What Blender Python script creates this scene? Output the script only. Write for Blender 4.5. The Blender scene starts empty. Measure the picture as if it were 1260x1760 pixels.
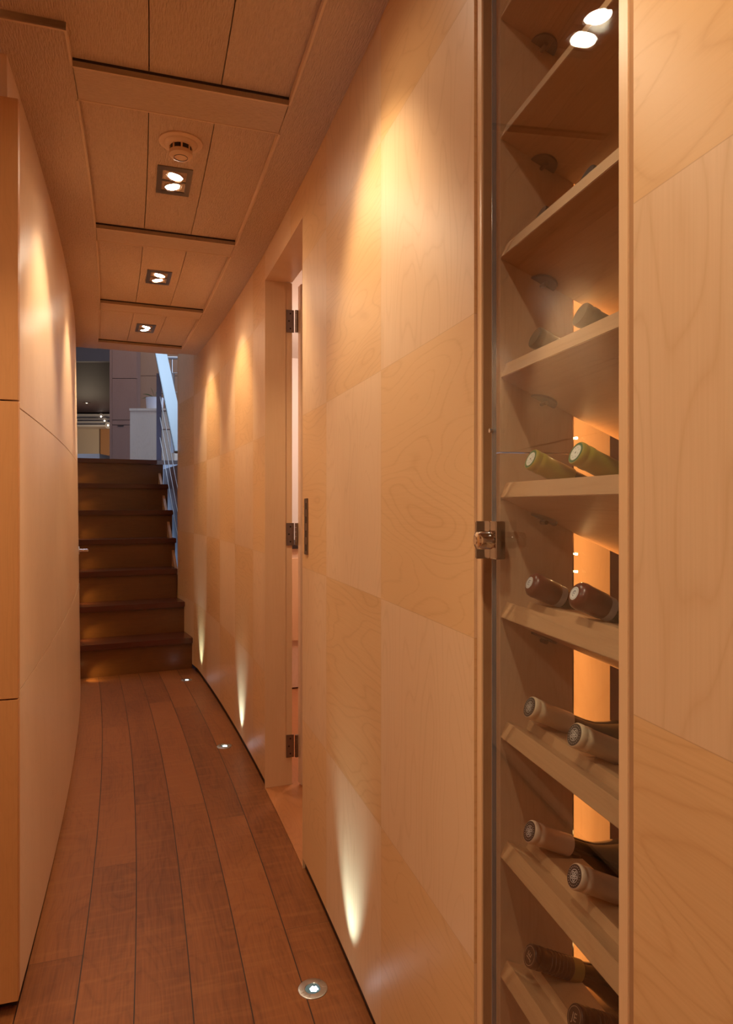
import bpy, bmesh, math, random
import numpy as np
from mathutils import Vector, Matrix
random.seed(4)
SC = bpy.context.scene
COL = SC.collection
F = 1173.0            # focal length in pixels of the 1260x1760 frame
ZC = 1.127            # eye height
HOR = 868.0           # horizon row
PI = math.pi

# ------------------------------------------------------------------ camera
cd = bpy.data.cameras.new('camera')
cam = bpy.data.objects.new('camera', cd)
COL.objects.link(cam)
cam.location = (0, 0, ZC)
cam.rotation_euler = (PI / 2, 0, 0)
cd.sensor_fit = 'VERTICAL'
cd.sensor_height = 36.0
cd.lens = 36.0 * F / 1760.0
cd.shift_y = -(880.0 - HOR) / 1760.0
cd.clip_start = 0.02
SC.camera = cam

# ------------------------------------------------------------------ world and view
w = bpy.data.worlds.new('world')
SC.world = w
w.use_nodes = True
w.node_tree.nodes['Background'].inputs[0].default_value = (0.45, 0.62, 1.0, 1)
w.node_tree.nodes['Background'].inputs[1].default_value = 0.6
SC.view_settings.view_transform = 'Standard'
SC.view_settings.look = 'None'
SC.view_settings.gamma = 1
SC.view_settings.exposure = 0.60
SC.view_settings.use_curve_mapping = False

WARM = (1.0, 0.85, 0.58)
SPOT_R, SPOT_L, SPOT_W, SPOT_D = 19.0, 26.0, 3.5, 25.0      # watts: tilted downlight lamps, their wide spill, added lobby fill
FLOORLED = 7.0
LEDSTRIP = 1.9
DAY = 45.0
SKY = 16.0


def lamp(kind, loc, power, color, direction=(0, 0, -1), size=0.03, angle=60, blend=0.5, size_y=None):
    l = bpy.data.lights.new(kind.lower() + '_light', kind)
    l.energy = power
    l.color = color
    if kind == 'SPOT':
        l.spot_size = math.radians(angle)
        l.spot_blend = blend
        l.shadow_soft_size = size
    elif kind == 'AREA':
        l.size = size
        if size_y:
            l.shape = 'RECTANGLE'
            l.size_y = size_y
    else:
        l.shadow_soft_size = size
    o = bpy.data.objects.new(kind.lower() + '_light', l)
    COL.objects.link(o)
    o.location = loc
    o.rotation_euler = Vector(direction).to_track_quat('-Z', 'Y').to_euler()
    return o


# ------------------------------------------------------------------ corridor coordinates: u along, v across (0 = right wall, -0.75 = left wall)
CA, CB, CC = -0.018764, -0.255033, 0.426127
_y = np.linspace(0.988, 14, 6000)
_x = CA * _y ** 2 + CB * _y + CC
_u = np.concatenate([[0], np.cumsum(np.hypot(np.diff(_x), np.diff(_y)))]) - 0.438
UB = -0.438
BX, BY = 0.160, 0.988
DX, DY = 0.2334, -0.9724      # towards the camera
NX, NY = 0.9724, 0.2334       # into the right wall


def P(u, v=0.0, z=0.0):
    if u < UB:
        s = UB - u
        return Vector((BX + DX * s + NX * v, BY + DY * s + NY * v, z))
    y = float(np.interp(u, _u, _y))
    x = CA * y * y + CB * y + CC
    d = 2 * CA * y + CB
    n = math.hypot(1, d)
    return Vector((x + v / n, y - v * d / n, z))


def TN(u):
    a = P(u + 0.01) - P(u - 0.01)
    t = a.normalized()
    return t, Vector((t.y, -t.x, 0))


def CP(s, q, z):
    return Vector((BX + DX * s + NX * q, BY + DY * s + NY * q, z))


def at(px, py, Y):
    return Vector(((px - 630) / F * Y, Y, ZC + (HOR - py) / F * Y))


# ------------------------------------------------------------------ object helpers
def tag(o, label=None, cat=None, group=None, kind=None):
    if label: o['label'] = label
    if cat: o['category'] = cat
    if group: o['group'] = group
    if kind: o['kind'] = kind
    return o


def empty(name, loc, label=None, cat=None, group=None):
    o = bpy.data.objects.new(name, None)
    COL.objects.link(o)
    o.location = loc
    o.empty_display_size = 0.05
    return tag(o, label, cat, group)


class MB:
    """collects geometry, links it as ONE mesh object"""
    def __init__(s):
        s.v, s.f, s.uv, s.mi = [], [], [], []

    def face(s, pts, uvs=None, mi=0):
        b = len(s.v)
        s.v += [Vector(p) for p in pts]
        s.f.append(list(range(b, b + len(pts))))
        s.uv.append(uvs if uvs else [(0, 0)] * len(pts))
        s.mi.append(mi)

    def box(s, o, ax, ay, az, mi=0):
        """o = corner, ax/ay/az = edge vectors"""
        o, ax, ay, az = map(Vector, (o, ax, ay, az))
        if ax.cross(ay).dot(az) < 0:
            ax, ay = ay, ax
        lx, ly, lz = ax.length, ay.length, az.length
        c = lambda i, j, k: o + ax * i + ay * j + az * k
        s.face([c(0,0,0), c(0,1,0), c(1,1,0), c(1,0,0)], [(0,0),(0,ly),(lx,ly),(lx,0)], mi)
        s.face([c(0,0,1), c(1,0,1), c(1,1,1), c(0,1,1)], [(0,0),(lx,0),(lx,ly),(0,ly)], mi)
        s.face([c(0,0,0), c(1,0,0), c(1,0,1), c(0,0,1)], [(0,0),(lx,0),(lx,lz),(0,lz)], mi)
        s.face([c(0,1,0), c(0,1,1), c(1,1,1), c(1,1,0)], [(0,0),(0,lz),(lx,lz),(lx,0)], mi)
        s.face([c(0,0,0), c(0,0,1), c(0,1,1), c(0,1,0)], [(0,0),(0,lz),(ly,lz),(ly,0)], mi)
        s.face([c(1,0,0), c(1,1,0), c(1,1,1), c(1,0,1)], [(0,0),(ly,0),(ly,lz),(0,lz)], mi)

    def abox(s, lo, hi, mi=0):
        lo, hi = Vector(lo), Vector(hi)
        d = hi - lo
        s.box(lo, (d.x, 0, 0), (0, d.y, 0), (0, 0, d.z), mi)

    def tube(s, a, b, r, n=16, r2=None, caps=True, mi=0):
        a, b = Vector(a), Vector(b)
        d = (b - a)
        L = d.length
        d.normalize()
        h = Vector((0, 0, 1)) if abs(d.z) < 0.9 else Vector((1, 0, 0))
        e1 = d.cross(h).normalized()
        e2 = e1.cross(d) * -1
        r2 = r if r2 is None else r2
        ca = [a + (e1 * math.cos(2*PI*i/n) + e2 * math.sin(2*PI*i/n)) * r for i in range(n)]
        cb = [b + (e1 * math.cos(2*PI*i/n) + e2 * math.sin(2*PI*i/n)) * r2 for i in range(n)]
        for i in range(n):
            j = (i + 1) % n
            s.face([ca[i], ca[j], cb[j], cb[i]], [(i/n*.1, 0), ((i+1)/n*.1, 0), ((i+1)/n*.1, L), (i/n*.1, L)], mi)
        if caps:
            s.face(ca[::-1], mi=mi)
            s.face(cb, mi=mi)

    def lathe(s, o, axis, prof, n=32, mi=0, caps=True):
        """prof = [(t along axis, radius)]"""
        o, d = Vector(o), Vector(axis).normalized()
        h = Vector((0, 0, 1)) if abs(d.z) < 0.9 else Vector((1, 0, 0))
        e1 = d.cross(h).normalized()
        e2 = d.cross(e1)
        rings = [[o + d * t + (e1 * math.cos(2*PI*i/n) + e2 * math.sin(2*PI*i/n)) * r for i in range(n)] for t, r in prof]
        for k in range(len(prof) - 1):
            for i in range(n):
                j = (i + 1) % n
                s.face([rings[k][i], rings[k][j], rings[k+1][j], rings[k+1][i]], [(i/n*.1, prof[k][0]), ((i+1)/n*.1, prof[k][0]), ((i+1)/n*.1, prof[k+1][0]), (i/n*.1, prof[k+1][0])], mi)
        if caps and prof[0][1] > 1e-5: s.face(rings[0][::-1], mi=mi)
        if caps and prof[-1][1] > 1e-5: s.face(rings[-1], mi=mi)

    def sweep(s, u0, u1, prof, step=0.08, du=0.0, mi=0, caps=True, prof1=None):
        """closed profile [(v,z)] carried along the corridor from u0 to u1; du shifts the texture"""
        n = max(1, int(math.ceil((u1 - u0) / step)))
        us = [u0 + (u1 - u0) * i / n for i in range(n + 1)]
        if u0 < UB < u1:
            us = sorted(us + [UB])
        m = len(prof)
        for a, b in zip(us[:-1], us[1:]):
            ta, tb = (a - u0) / (u1 - u0), (b - u0) / (u1 - u0)
            pa = prof if prof1 is None else [(p[0]*(1-ta)+q[0]*ta, p[1]*(1-ta)+q[1]*ta) for p, q in zip(prof, prof1)]
            pb = prof if prof1 is None else [(p[0]*(1-tb)+q[0]*tb, p[1]*(1-tb)+q[1]*tb) for p, q in zip(prof, prof1)]
            for i in range(m):
                j = (i + 1) % m
                vert = abs(prof[i][1] - prof[j][1]) >= abs(prof[i][0] - prof[j][0])
                k = 1 if vert else 0
                s.face([P(a, *pa[i]), P(a, *pa[j]), P(b, *pb[j]), P(b, *pb[i])],
                       [(a + du, pa[i][k]), (a + du, pa[j][k]), (b + du, pb[j][k]), (b + du, pb[i][k])], mi)
        if caps:
            p1 = prof1 or prof
            s.face([P(us[0], *p) for p in prof][::-1], [tuple(p) for p in prof][::-1], mi)
            s.face([P(us[-1], *p) for p in p1], [tuple(p) for p in p1], mi)

    def blk(s, u0, u1, v0, v1, z0, z1, du=0.0, mi=0, step=0.08):
        s.sweep(u0, u1, [(v0, z0), (v1, z0), (v1, z1), (v0, z1)], du=du, mi=mi, step=step)

    def build(s, name, mats, parent=None, smooth=False, bevel=0.0, loc=None, merge=True):
        if not isinstance(mats, (list, tuple)): mats = [mats]
        o3 = Vector(loc) if loc is not None else (Vector(parent.location) if parent and parent.type == 'EMPTY' else Vector((0, 0, 0)))
        me = bpy.data.meshes.new(name)
        me.from_pydata([tuple(p - o3) for p in s.v], [], s.f)
        uvl = me.uv_layers.new(name='UVMap')
        k = 0
        for f in s.uv:
            for c in f:
                uvl.data[k].uv = c
                k += 1
        for p, m_ in zip(me.polygons, s.mi):
            p.material_index = m_
        for m in mats: me.materials.append(m)
        bm = bmesh.new()
        bm.from_mesh(me)
        if merge: bmesh.ops.remove_doubles(bm, verts=bm.verts, dist=1e-5)
        bmesh.ops.recalc_face_normals(bm, faces=bm.faces)
        if bevel > 0:
            es = [e for e in bm.edges if len(e.link_faces) == 2 and e.calc_face_angle(0) > 0.6]
            bmesh.ops.bevel(bm, geom=es, offset=bevel, segments=2, affect='EDGES', clamp_overlap=True)
        bm.to_mesh(me)
        bm.free()
        if smooth:
            for p in me.polygons: p.use_smooth = True
            try: me.set_sharp_from_angle(angle=math.radians(38))
            except Exception: pass
        o = bpy.data.objects.new(name, me)
        COL.objects.link(o)
        if parent is not None:
            o.parent = parent
            if loc is not None: o.location = Vector(loc) - Vector(parent.location)
        elif loc is not None:
            o.location = loc
        return o


# ------------------------------------------------------------------ materials
def mat(name):
    m = bpy.data.materials.new(name)
    m.use_nodes = True
    nt = m.node_tree
    return m, nt, nt.nodes['Principled BSDF']


def N(nt, t, **kw):
    n = nt.nodes.new(t)
    for k, v in kw.items():
        setattr(n, k, v)
    return n


def math_(nt, op, a, b=None, c=None):
    n = N(nt, 'ShaderNodeMath', operation=op)
    for i, x in enumerate((a, b, c)):
        if x is None: continue
        if isinstance(x, (int, float)): n.inputs[i].default_value = x
        else: nt.links.new(x, n.inputs[i])
    return n.outputs[0]


def mixc(nt, f, a, b, blend='MIX'):
    n = N(nt, 'ShaderNodeMix', data_type='RGBA', blend_type=blend)
    for i, x in ((0, f), (6, a), (7, b)):
        if isinstance(x, (int, float)): n.inputs[i].default_value = x
        elif isinstance(x, tuple): n.inputs[i].default_value = (*x, 1)
        else: nt.links.new(x, n.inputs[i])
    return n.outputs[2]


def ramp(nt, f, stops):
    n = N(nt, 'ShaderNodeValToRGB')
    e = n.color_ramp.elements
    while len(e) < len(stops): e.new(0.5)
    for i, (p, c) in enumerate(stops):
        e[i].position = p
        e[i].color = (*c, 1) if isinstance(c, tuple) else (c, c, c, 1)
    nt.links.new(f, n.inputs[0])
    return n.outputs[0]


def comb(nt, x, y, z=0.0):
    n = N(nt, 'ShaderNodeCombineXYZ')
    for i, a in enumerate((x, y, z)):
        if isinstance(a, (int, float)): n.inputs[i].default_value = a
        else: nt.links.new(a, n.inputs[i])
    return n.outputs[0]


def sepuv(nt):
    tc = N(nt, 'ShaderNodeTexCoord')
    sp = N(nt, 'ShaderNodeSeparateXYZ')
    nt.links.new(tc.outputs['UV'], sp.inputs[0])
    return sp.outputs[0], sp.outputs[1]


def grain(nt, g, a, seed, ringscale=22.0, fine=420.0, dash=9.0):
    """g runs along the grain, a across it (metres); returns fine fibres and cathedral figure, both about 0..1"""
    nz = N(nt, 'ShaderNodeTexNoise')
    nz.inputs['Scale'].default_value = 1.0
    nz.inputs['Detail'].default_value = 3.0
    nt.links.new(comb(nt, math_(nt, 'MULTIPLY', g, dash), math_(nt, 'MULTIPLY', a, fine), seed), nz.inputs['Vector'])
    n2 = N(nt, 'ShaderNodeTexNoise')
    n2.inputs['Scale'].default_value = 1.0
    n2.inputs['Detail'].default_value = 1.5
    nt.links.new(comb(nt, math_(nt, 'MULTIPLY', g, 1.7), math_(nt, 'MULTIPLY', a, 6.5), seed), n2.inputs['Vector'])
    r = math_(nt, 'MULTIPLY', n2.outputs[0], ringscale)
    fr = math_(nt, 'FRACT', r)
    tri = math_(nt, 'ABSOLUTE', math_(nt, 'SUBTRACT', fr, 0.5))
    tri = math_(nt, 'MULTIPLY', tri, 2.0)
    ring = math_(nt, 'POWER', tri, 5.0)
    return nz.outputs[0], ring, n2.outputs[0]


def brushed(nt, b, amount, rot):
    tg = N(nt, 'ShaderNodeTangent', direction_type='UV_MAP')
    tg.uv_map = 'UVMap'
    nt.links.new(tg.outputs[0], b.inputs['Tangent'])
    b.inputs['Anisotropic'].default_value = amount
    b.inputs['Anisotropic Rotation'].default_value = rot


def wood(name, base, dark, along='V', rough=0.35, coat=0.0, fine=420.0, ring=0.25, rs=22.0, bump=0.0, spec=0.5, contrast=0.5, aniso=0.0, dash=9.0):
    m, nt, b = mat(name)
    if aniso > 0: brushed(nt, b, aniso, 0.25)
    U, V = sepuv(nt)
    g, a = (V, U) if along == 'V' else (U, V)
    oi = N(nt, 'ShaderNodeObjectInfo')
    seed = math_(nt, 'MULTIPLY', oi.outputs['Random'], 37.0)
    f, r, big = grain(nt, g, a, seed, ringscale=rs, fine=fine, dash=dash)
    f2 = ramp(nt, f, [(0.35, 0.0), (0.7, 1.0)])
    t = math_(nt, 'ADD', math_(nt, 'MULTIPLY', f2, contrast * 0.5), math_(nt, 'MULTIPLY', r, ring))
    t = math_(nt, 'ADD', t, math_(nt, 'MULTIPLY', math_(nt, 'SUBTRACT', big, 0.5), 0.9))
    c = mixc(nt, ramp(nt, t, [(0.0, 0.0), (1.0, 1.0)]), base, dark)
    nt.links.new(c, b.inputs['Base Color'])
    b.inputs['Roughness'].default_value = rough
    b.inputs['Coat Weight'].default_value = coat
    b.inputs['Coat Roughness'].default_value = 0.16
    b.inputs['Specular IOR Level'].default_value = spec
    if bump > 0:
        bp = N(nt, 'ShaderNodeBump')
        bp.inputs['Strength'].default_value = bump
        bp.inputs['Distance'].default_value = 0.002
        nt.links.new(f2, bp.inputs['Height'])
        nt.links.new(bp.outputs[0], b.inputs['Normal'])
    return m


def tile_wood(name, vert, vdark, horz, hdark, tw=0.46, th=0.4705, z0=-0.007, rough=0.42):
    """veneer squares: grain direction alternates like a chequerboard"""
    m, nt, b = mat(name)
    U, V = sepuv(nt)
    V = math_(nt, 'SUBTRACT', V, z0)
    su, sv = math_(nt, 'DIVIDE', U, tw), math_(nt, 'DIVIDE', V, th)
    iu, iv = math_(nt, 'FLOOR', su), math_(nt, 'FLOOR', sv)
    par = math_(nt, 'FLOORED_MODULO', math_(nt, 'ADD', math_(nt, 'ADD', iu, iv), 1.0), 2.0)   # 0 = horizontal grain , 1 = vertical grain
    wn = N(nt, 'ShaderNodeTexWhiteNoise', noise_dimensions='3D')
    nt.links.new(comb(nt, iu, iv, 3.3), wn.inputs['Vector'])
    rnd = wn.outputs[0]
    inv = math_(nt, 'SUBTRACT', 1.0, par)
    g = math_(nt, 'ADD', math_(nt, 'MULTIPLY', V, par), math_(nt, 'MULTIPLY', U, inv))
    a = math_(nt, 'ADD', math_(nt, 'MULTIPLY', U, par), math_(nt, 'MULTIPLY', V, inv))
    seed = math_(nt, 'MULTIPLY', rnd, 41.0)
    f, r, big = grain(nt, g, a, seed, ringscale=20.0, fine=330.0)
    f2 = ramp(nt, f, [(0.35, 0.0), (0.72, 1.0)])
    t = math_(nt, 'ADD', math_(nt, 'MULTIPLY', f2, 0.22), math_(nt, 'MULTIPLY', r, 0.38))
    t = math_(nt, 'ADD', t, math_(nt, 'MULTIPLY', math_(nt, 'SUBTRACT', big, 0.5), 0.7))
    t = math_(nt, 'ADD', t, math_(nt, 'MULTIPLY', math_(nt, 'SUBTRACT', rnd, 0.5), 0.35))
    t = ramp(nt, t, [(0.0, 0.0), (1.0, 1.0)])
    cv = mixc(nt, t, vert, vdark)
    ch = mixc(nt, t, horz, hdark)
    c = mixc(nt, par, ch, cv)
    # hair-line joints
    eu = math_(nt, 'ABSOLUTE', math_(nt, 'SUBTRACT', math_(nt, 'FRACT', math_(nt, 'ADD', su, 0.5)), 0.5))
    ev = math_(nt, 'ABSOLUTE', math_(nt, 'SUBTRACT', math_(nt, 'FRACT', math_(nt, 'ADD', sv, 0.5)), 0.5))
    e = math_(nt, 'LESS_THAN', math_(nt, 'MINIMUM', eu, ev), 0.0011)
    c = mixc(nt, math_(nt, 'MULTIPLY', e, 0.35), c, (0.30, 0.13, 0.05))
    nt.links.new(c, b.inputs['Base Color'])
    b.inputs['Roughness'].default_value = rough
    b.inputs['Specular IOR Level'].default_value = 0.6
    brushed(nt, b, 0.7, 0.25)
    return m


def floor_mat():
    m, nt, b = mat('teak_planks')
    U, V = sepuv(nt)
    pw = 0.125
    sv = math_(nt, 'DIVIDE', math_(nt, 'ADD', V, 0.114), pw)
    iv = math_(nt, 'FLOOR', sv)
    wn = N(nt, 'ShaderNodeTexWhiteNoise', noise_dimensions='1D')
    nt.links.new(iv, wn.inputs['W'])
    su = math_(nt, 'DIVIDE', math_(nt, 'ADD', U, math_(nt, 'MULTIPLY', wn.outputs[0], 1.7)), 1.45)
    iu = math_(nt, 'FLOOR', su)
    w2 = N(nt, 'ShaderNodeTexWhiteNoise', noise_dimensions='3D')
    nt.links.new(comb(nt, iu, iv, 1.0), w2.inputs['Vector'])
    seed = math_(nt, 'MULTIPLY', w2.outputs[0], 53.0)
    f, r, big = grain(nt, U, V, seed, ringscale=16.0, fine=260.0)
    f2 = ramp(nt, f, [(0.35, 0.0), (0.7, 1.0)])
    t = math_(nt, 'ADD', math_(nt, 'MULTIPLY', f2, 0.35), math_(nt, 'MULTIPLY', r, 0.22))
    t = math_(nt, 'ADD', t, math_(nt, 'MULTIPLY', math_(nt, 'SUBTRACT', big, 0.45), 0.9))
    t = math_(nt, 'ADD', t, math_(nt, 'MULTIPLY', math_(nt, 'SUBTRACT', w2.outputs[0], 0.5), 0.5))
    c = mixc(nt, ramp(nt, t, [(0.0, 0.0), (1.0, 1.0)]), FL_A, FL_B)
    # lighter cross-grain streaks and patches
    n3 = N(nt, 'ShaderNodeTexNoise')
    n3.inputs['Scale'].default_value = 1.0
    nt.links.new(comb(nt, math_(nt, 'MULTIPLY', U, 60.0), math_(nt, 'MULTIPLY', V, 7.0), seed), n3.inputs['Vector'])
    c = mixc(nt, math_(nt, 'MULTIPLY', ramp(nt, n3.outputs[0], [(0.5, 0.0), (0.75, 1.0)]), 0.28), c, FL_C)
    ev = math_(nt, 'ABSOLUTE', math_(nt, 'SUBTRACT', math_(nt, 'FRACT', math_(nt, 'ADD', sv, 0.5)), 0.5))
    seam = math_(nt, 'LESS_THAN', ev, 0.011)
    eu = math_(nt, 'ABSOLUTE', math_(nt, 'SUBTRACT', math_(nt, 'FRACT', math_(nt, 'ADD', su, 0.5)), 0.5))
    butt = math_(nt, 'MULTIPLY', math_(nt, 'LESS_THAN', eu, 0.0007), 0.5)
    c = mixc(nt, math_(nt, 'MAXIMUM', seam, butt), c, (0.030, 0.012, 0.008))
    nt.links.new(c, b.inputs['Base Color'])
    b.inputs['Roughness'].default_value = 0.42
    b.inputs['Specular IOR Level'].default_value = 0.28
    return m


def plain(name, color, rough=0.5, metal=0.0, coat=0.0, noise=0.0, spec=0.5):
    m, nt, b = mat(name)
    tc = N(nt, 'ShaderNodeTexCoord')
    nz = N(nt, 'ShaderNodeTexNoise')
    nz.inputs['Scale'].default_value = 40.0
    nt.links.new(tc.outputs['Object'], nz.inputs['Vector'])
    d = tuple(x * (1 - noise) for x in color)
    c = mixc(nt, nz.outputs[0], color, d)
    nt.links.new(c, b.inputs['Base Color'])
    b.inputs['Roughness'].default_value = rough
    b.inputs['Metallic'].default_value = metal
    b.inputs['Coat Weight'].default_value = coat
    b.inputs['Specular IOR Level'].default_value = spec
    return m


def emit(name, color, strength):
    m, nt, b = mat(name)
    b.inputs['Base Color'].default_value = (*color, 1)
    b.inputs['Emission Color'].default_value = (*color, 1)
    b.inputs['Emission Strength'].default_value = strength
    return m


def glass_mat():
    m, nt, b = mat('clear_glass')
    nt.nodes.remove(b)
    out = nt.nodes['Material Output']
    tr = N(nt, 'ShaderNodeBsdfTransparent')
    tr.inputs[0].default_value = (0.93, 0.95, 0.95, 1)
    gl = N(nt, 'ShaderNodeBsdfGlossy')
    gl.inputs['Roughness'].default_value = 0.015
    fr = N(nt, 'ShaderNodeFresnel')
    fr.inputs[0].default_value = 1.5
    mx = N(nt, 'ShaderNodeMixShader')
    ge = N(nt, 'ShaderNodeNewGeometry')      # the same 1.5 : 1 interface seen from either side of the pane
    nt.links.new(math_(nt, 'SUBTRACT', 1.5, math_(nt, 'MULTIPLY', ge.outputs['Backfacing'], 1.5 - 1 / 1.5)), fr.inputs[0])
    nt.links.new(fr.outputs[0], mx.inputs[0])
    nt.links.new(tr.outputs[0], mx.inputs[1])
    nt.links.new(gl.outputs[0], mx.inputs[2])
    nt.links.new(mx.outputs[0], out.inputs[0])
    return m


FL_A, FL_B, FL_C = (0.25, 0.075, 0.020), (0.10, 0.024, 0.006), (0.33, 0.12, 0.035)
MV, MVD = (0.70, 0.44, 0.255), (0.56, 0.315, 0.155)
MH, MHD = (0.68, 0.390, 0.18), (0.51, 0.25, 0.092)  # paler vertical, redder horizontal squares: differing sheen of the grain put into colour
M = {}
M['tile'] = tile_wood('maple_veneer_squares', MV, MVD, MH, MHD)
M['maple'] = wood('maple_veneer', (0.69, 0.445, 0.28), (0.56, 0.33, 0.185), 'V', 0.33, coat=0.0, spec=1.0, aniso=0.9)
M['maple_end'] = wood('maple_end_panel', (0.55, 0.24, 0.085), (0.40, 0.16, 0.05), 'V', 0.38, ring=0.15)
M['edge'] = wood('maple_lipping', (0.72, 0.44, 0.24), (0.62, 0.34, 0.165), 'V', 0.35, ring=0.05)
M['shelf'] = wood('beech_shelf', (0.54, 0.29, 0.145), (0.36, 0.17, 0.075), 'U', 0.45, ring=0.2, rs=14)
M['ceil'] = wood('ceiling_oak', (0.62, 0.42, 0.285), (0.47, 0.30, 0.19), 'U', 0.6, fine=330.0, ring=0.04, rs=8, bump=0.9, spec=0.3, dash=55.0, contrast=0.9)
M['ceilx'] = wood('ceiling_oak_cross', (0.62, 0.42, 0.285), (0.47, 0.30, 0.19), 'V', 0.6, fine=330.0, ring=0.06, rs=8, bump=0.9, spec=0.3, dash=55.0, contrast=0.9)
M['floor'] = floor_mat()
M['stair'] = wood('stair_teak', (0.16, 0.052, 0.012), (0.09, 0.027, 0.006), 'U', 0.28, fine=180.0, ring=0.2, rs=12)
M['nosing'] = wood('stair_nosing_teak', (0.10, 0.022, 0.010), (0.055, 0.012, 0.006), 'U', 0.25, fine=180.0, ring=0.1, rs=12)
M['kick'] = plain('dark_kickboard', (0.025, 0.008, 0.006), 0.6)
M['gap'] = plain('shadow_gap', (0.03, 0.012, 0.008), 0.8)
M['steel'] = plain('brushed_steel', (0.62, 0.60, 0.58), 0.28, 1.0, noise=0.15)
M['chrome'] = plain('polished_chrome', (0.80, 0.78, 0.76), 0.06, 1.0)
M['bronze'] = plain('bronze_metal', (0.30, 0.22, 0.18), 0.38, 1.0, noise=0.2)
M['hole'] = plain('screw_hole', (0.02, 0.012, 0.01), 0.7)
M['glass'] = glass_mat()
M['cream'] = plain('cream_plastic', (0.66, 0.42, 0.26), 0.5)
M['paint'] = plain('pale_paint', (0.72, 0.62, 0.56), 0.6)
M['bezel'] = plain('grey_bezel', (0.26, 0.21, 0.18), 0.35, 0.8)
M['lampon'] = emit('lit_halogen', (1.0, 0.88, 0.70), 45.0)
M['lampsoft'] = emit('lit_small_spot', (1.0, 0.88, 0.70), 6.0)
M['reflector'] = plain('lamp_reflector', (0.85, 0.80, 0.74), 0.12, 1.0)
M['ledon'] = emit('lit_floor_led', (0.75, 0.90, 1.0), 25.0)
M['leddot'] = emit('warm_led', (1.0, 0.62, 0.25), 30.0)

TOPW, TOPC = 2.132, 2.149      # ceiling border and coffer heights
PB = 0.032                     # underside of the wall panels

# ------------------------------------------------------------------ structure: floor
f = MB()
n = 90
us = [-2.4 + (5.10 + 2.4) * i / n for i in range(n + 1)]
vs = [-2.3, -1.5, -0.78, -0.4, 0.0, 0.13]
for a, b in zip(us[:-1], us[1:]):
    for v0, v1 in zip(vs[:-1], vs[1:]):
        f.face([P(a, v0), P(b, v0), P(b, v1), P(a, v1)], [(a, v0), (b, v0), (b, v1), (a, v1)])
        f.face([P(a, v0, -.05), P(a, v1, -.05), P(b, v1, -.05), P(b, v0, -.05)], [(a, v0), (a, v1), (b, v1), (b, v0)])
tag(f.build('floor', M['floor']), kind='structure')

# ------------------------------------------------------------------ structure: right wall
CU0, CU1 = -0.807, -0.438      # wine cabinet
DU0, DU1, DH = 0.748, 1.371, 2.019
WE = 3.36
r = MB()
TW = 0.11
r.blk(-2.4, CU0, 0, 0.02, PB, TOPC, du=0.807 - 0.46)
r.blk(CU0, CU1, 0, 0.02, 2.085, TOPC)
r.blk(CU0, CU1, 0, 0.02, PB, 0.060)
r.blk(CU1, DU0 - .004, 0, 0.02, PB, TOPC)
r.blk(DU0 - .004, DU1 + .004, 0, 0.02, DH + .004, TOPC)
r.blk(DU1 + .004, WE, 0, 0.02, PB, TOPC, du=-1.634 + 1.84)
o = r.build('wall_right', M['tile'])
tag(o, kind='structure')
r = MB()      # the last curved panel bends towards the stairs and rises past the ceiling end
r.sweep(WE, 3.97, [(0, PB), (0.02, PB), (0.02, 3.4), (0, 3.4)], du=0.206,
        prof1=[(-0.045, 0.03), (-0.025, 0.03), (-0.025, 3.4), (-0.045, 3.4)])
tag(r.build('wall_right', M['tile']), kind='structure')
b = MB()
b.blk(-2.4, CU0, 0.008, 0.02, 0.0, PB)
b.blk(CU0, DU0, 0.008, 0.02, 0.0, PB)
b.blk(DU1 + 0.02, 3.5, 0.008, 0.02, 0.0, PB)
tag(b.build('baseboard_right', M['kick']), kind='structure')

# ------------------------------------------------------------------ structure: left wall (two horizontal joints), lobby end panel
ZJ1, ZJ2 = 0.699, 1.357
LV0, LV1 = -0.733, -0.760


def lv(z, u):
    t = z / TOPC
    return (LV0 * (1 - t) + LV1 * t) + 0.010 * max(0, min(1, (u - 0.4) / 2.2))


l = MB()
for z0, z1 in ((PB, ZJ1 - .0015), (ZJ1 + .0015, ZJ2 - .0015), (ZJ2 + .0015, TOPC)):
    uu = np.linspace(0.363, 3.50, 50)
    for a, c in zip(uu[:-1], uu[1:]):
        A0, A1, B0, B1 = lv(z0, a), lv(z1, a), lv(z0, c), lv(z1, c)
        l.face([P(a, A0, z0), P(c, B0, z0), P(c, B1, z1), P(a, A1, z1)], [(a, z0), (c, z0), (c, z1), (a, z1)])
        l.face([P(a, A0 - .02, z0), P(a, A1 - .02, z1), P(c, B1 - .02, z1), P(c, B0 - .02, z0)], [(a, z0), (a, z1), (c, z1), (c, z0)])
        l.face([P(a, A0, z0), P(a, A0 - .02, z0), P(c, B0 - .02, z0), P(c, B0, z0)])
        l.face([P(a, A1, z1), P(c, B1, z1), P(c, B1 - .02, z1), P(a, A1 - .02, z1)])
    a = 0.363
    l.face([P(a, lv(z0, a), z0), P(a, lv(z1, a), z1), P(a, lv(z1, a) - .02, z1), P(a, lv(z0, a) - .02, z0)])
tag(l.build('wall_left', M['maple']), kind='structure')
l = MB()
l.blk(0.385, 3.50, -0.790, -0.772, 0.0, TOPC)
tag(l.build('wall_left', M['gap']), kind='structure')
b = MB()
b.blk(0.375, 3.50, -0.752, -0.742, 0.0, PB)
b.blk(0.378, 0.388, -2.3, -0.752, 0.0, PB)
tag(b.build('baseboard_left', M['kick']), kind='structure')
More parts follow.
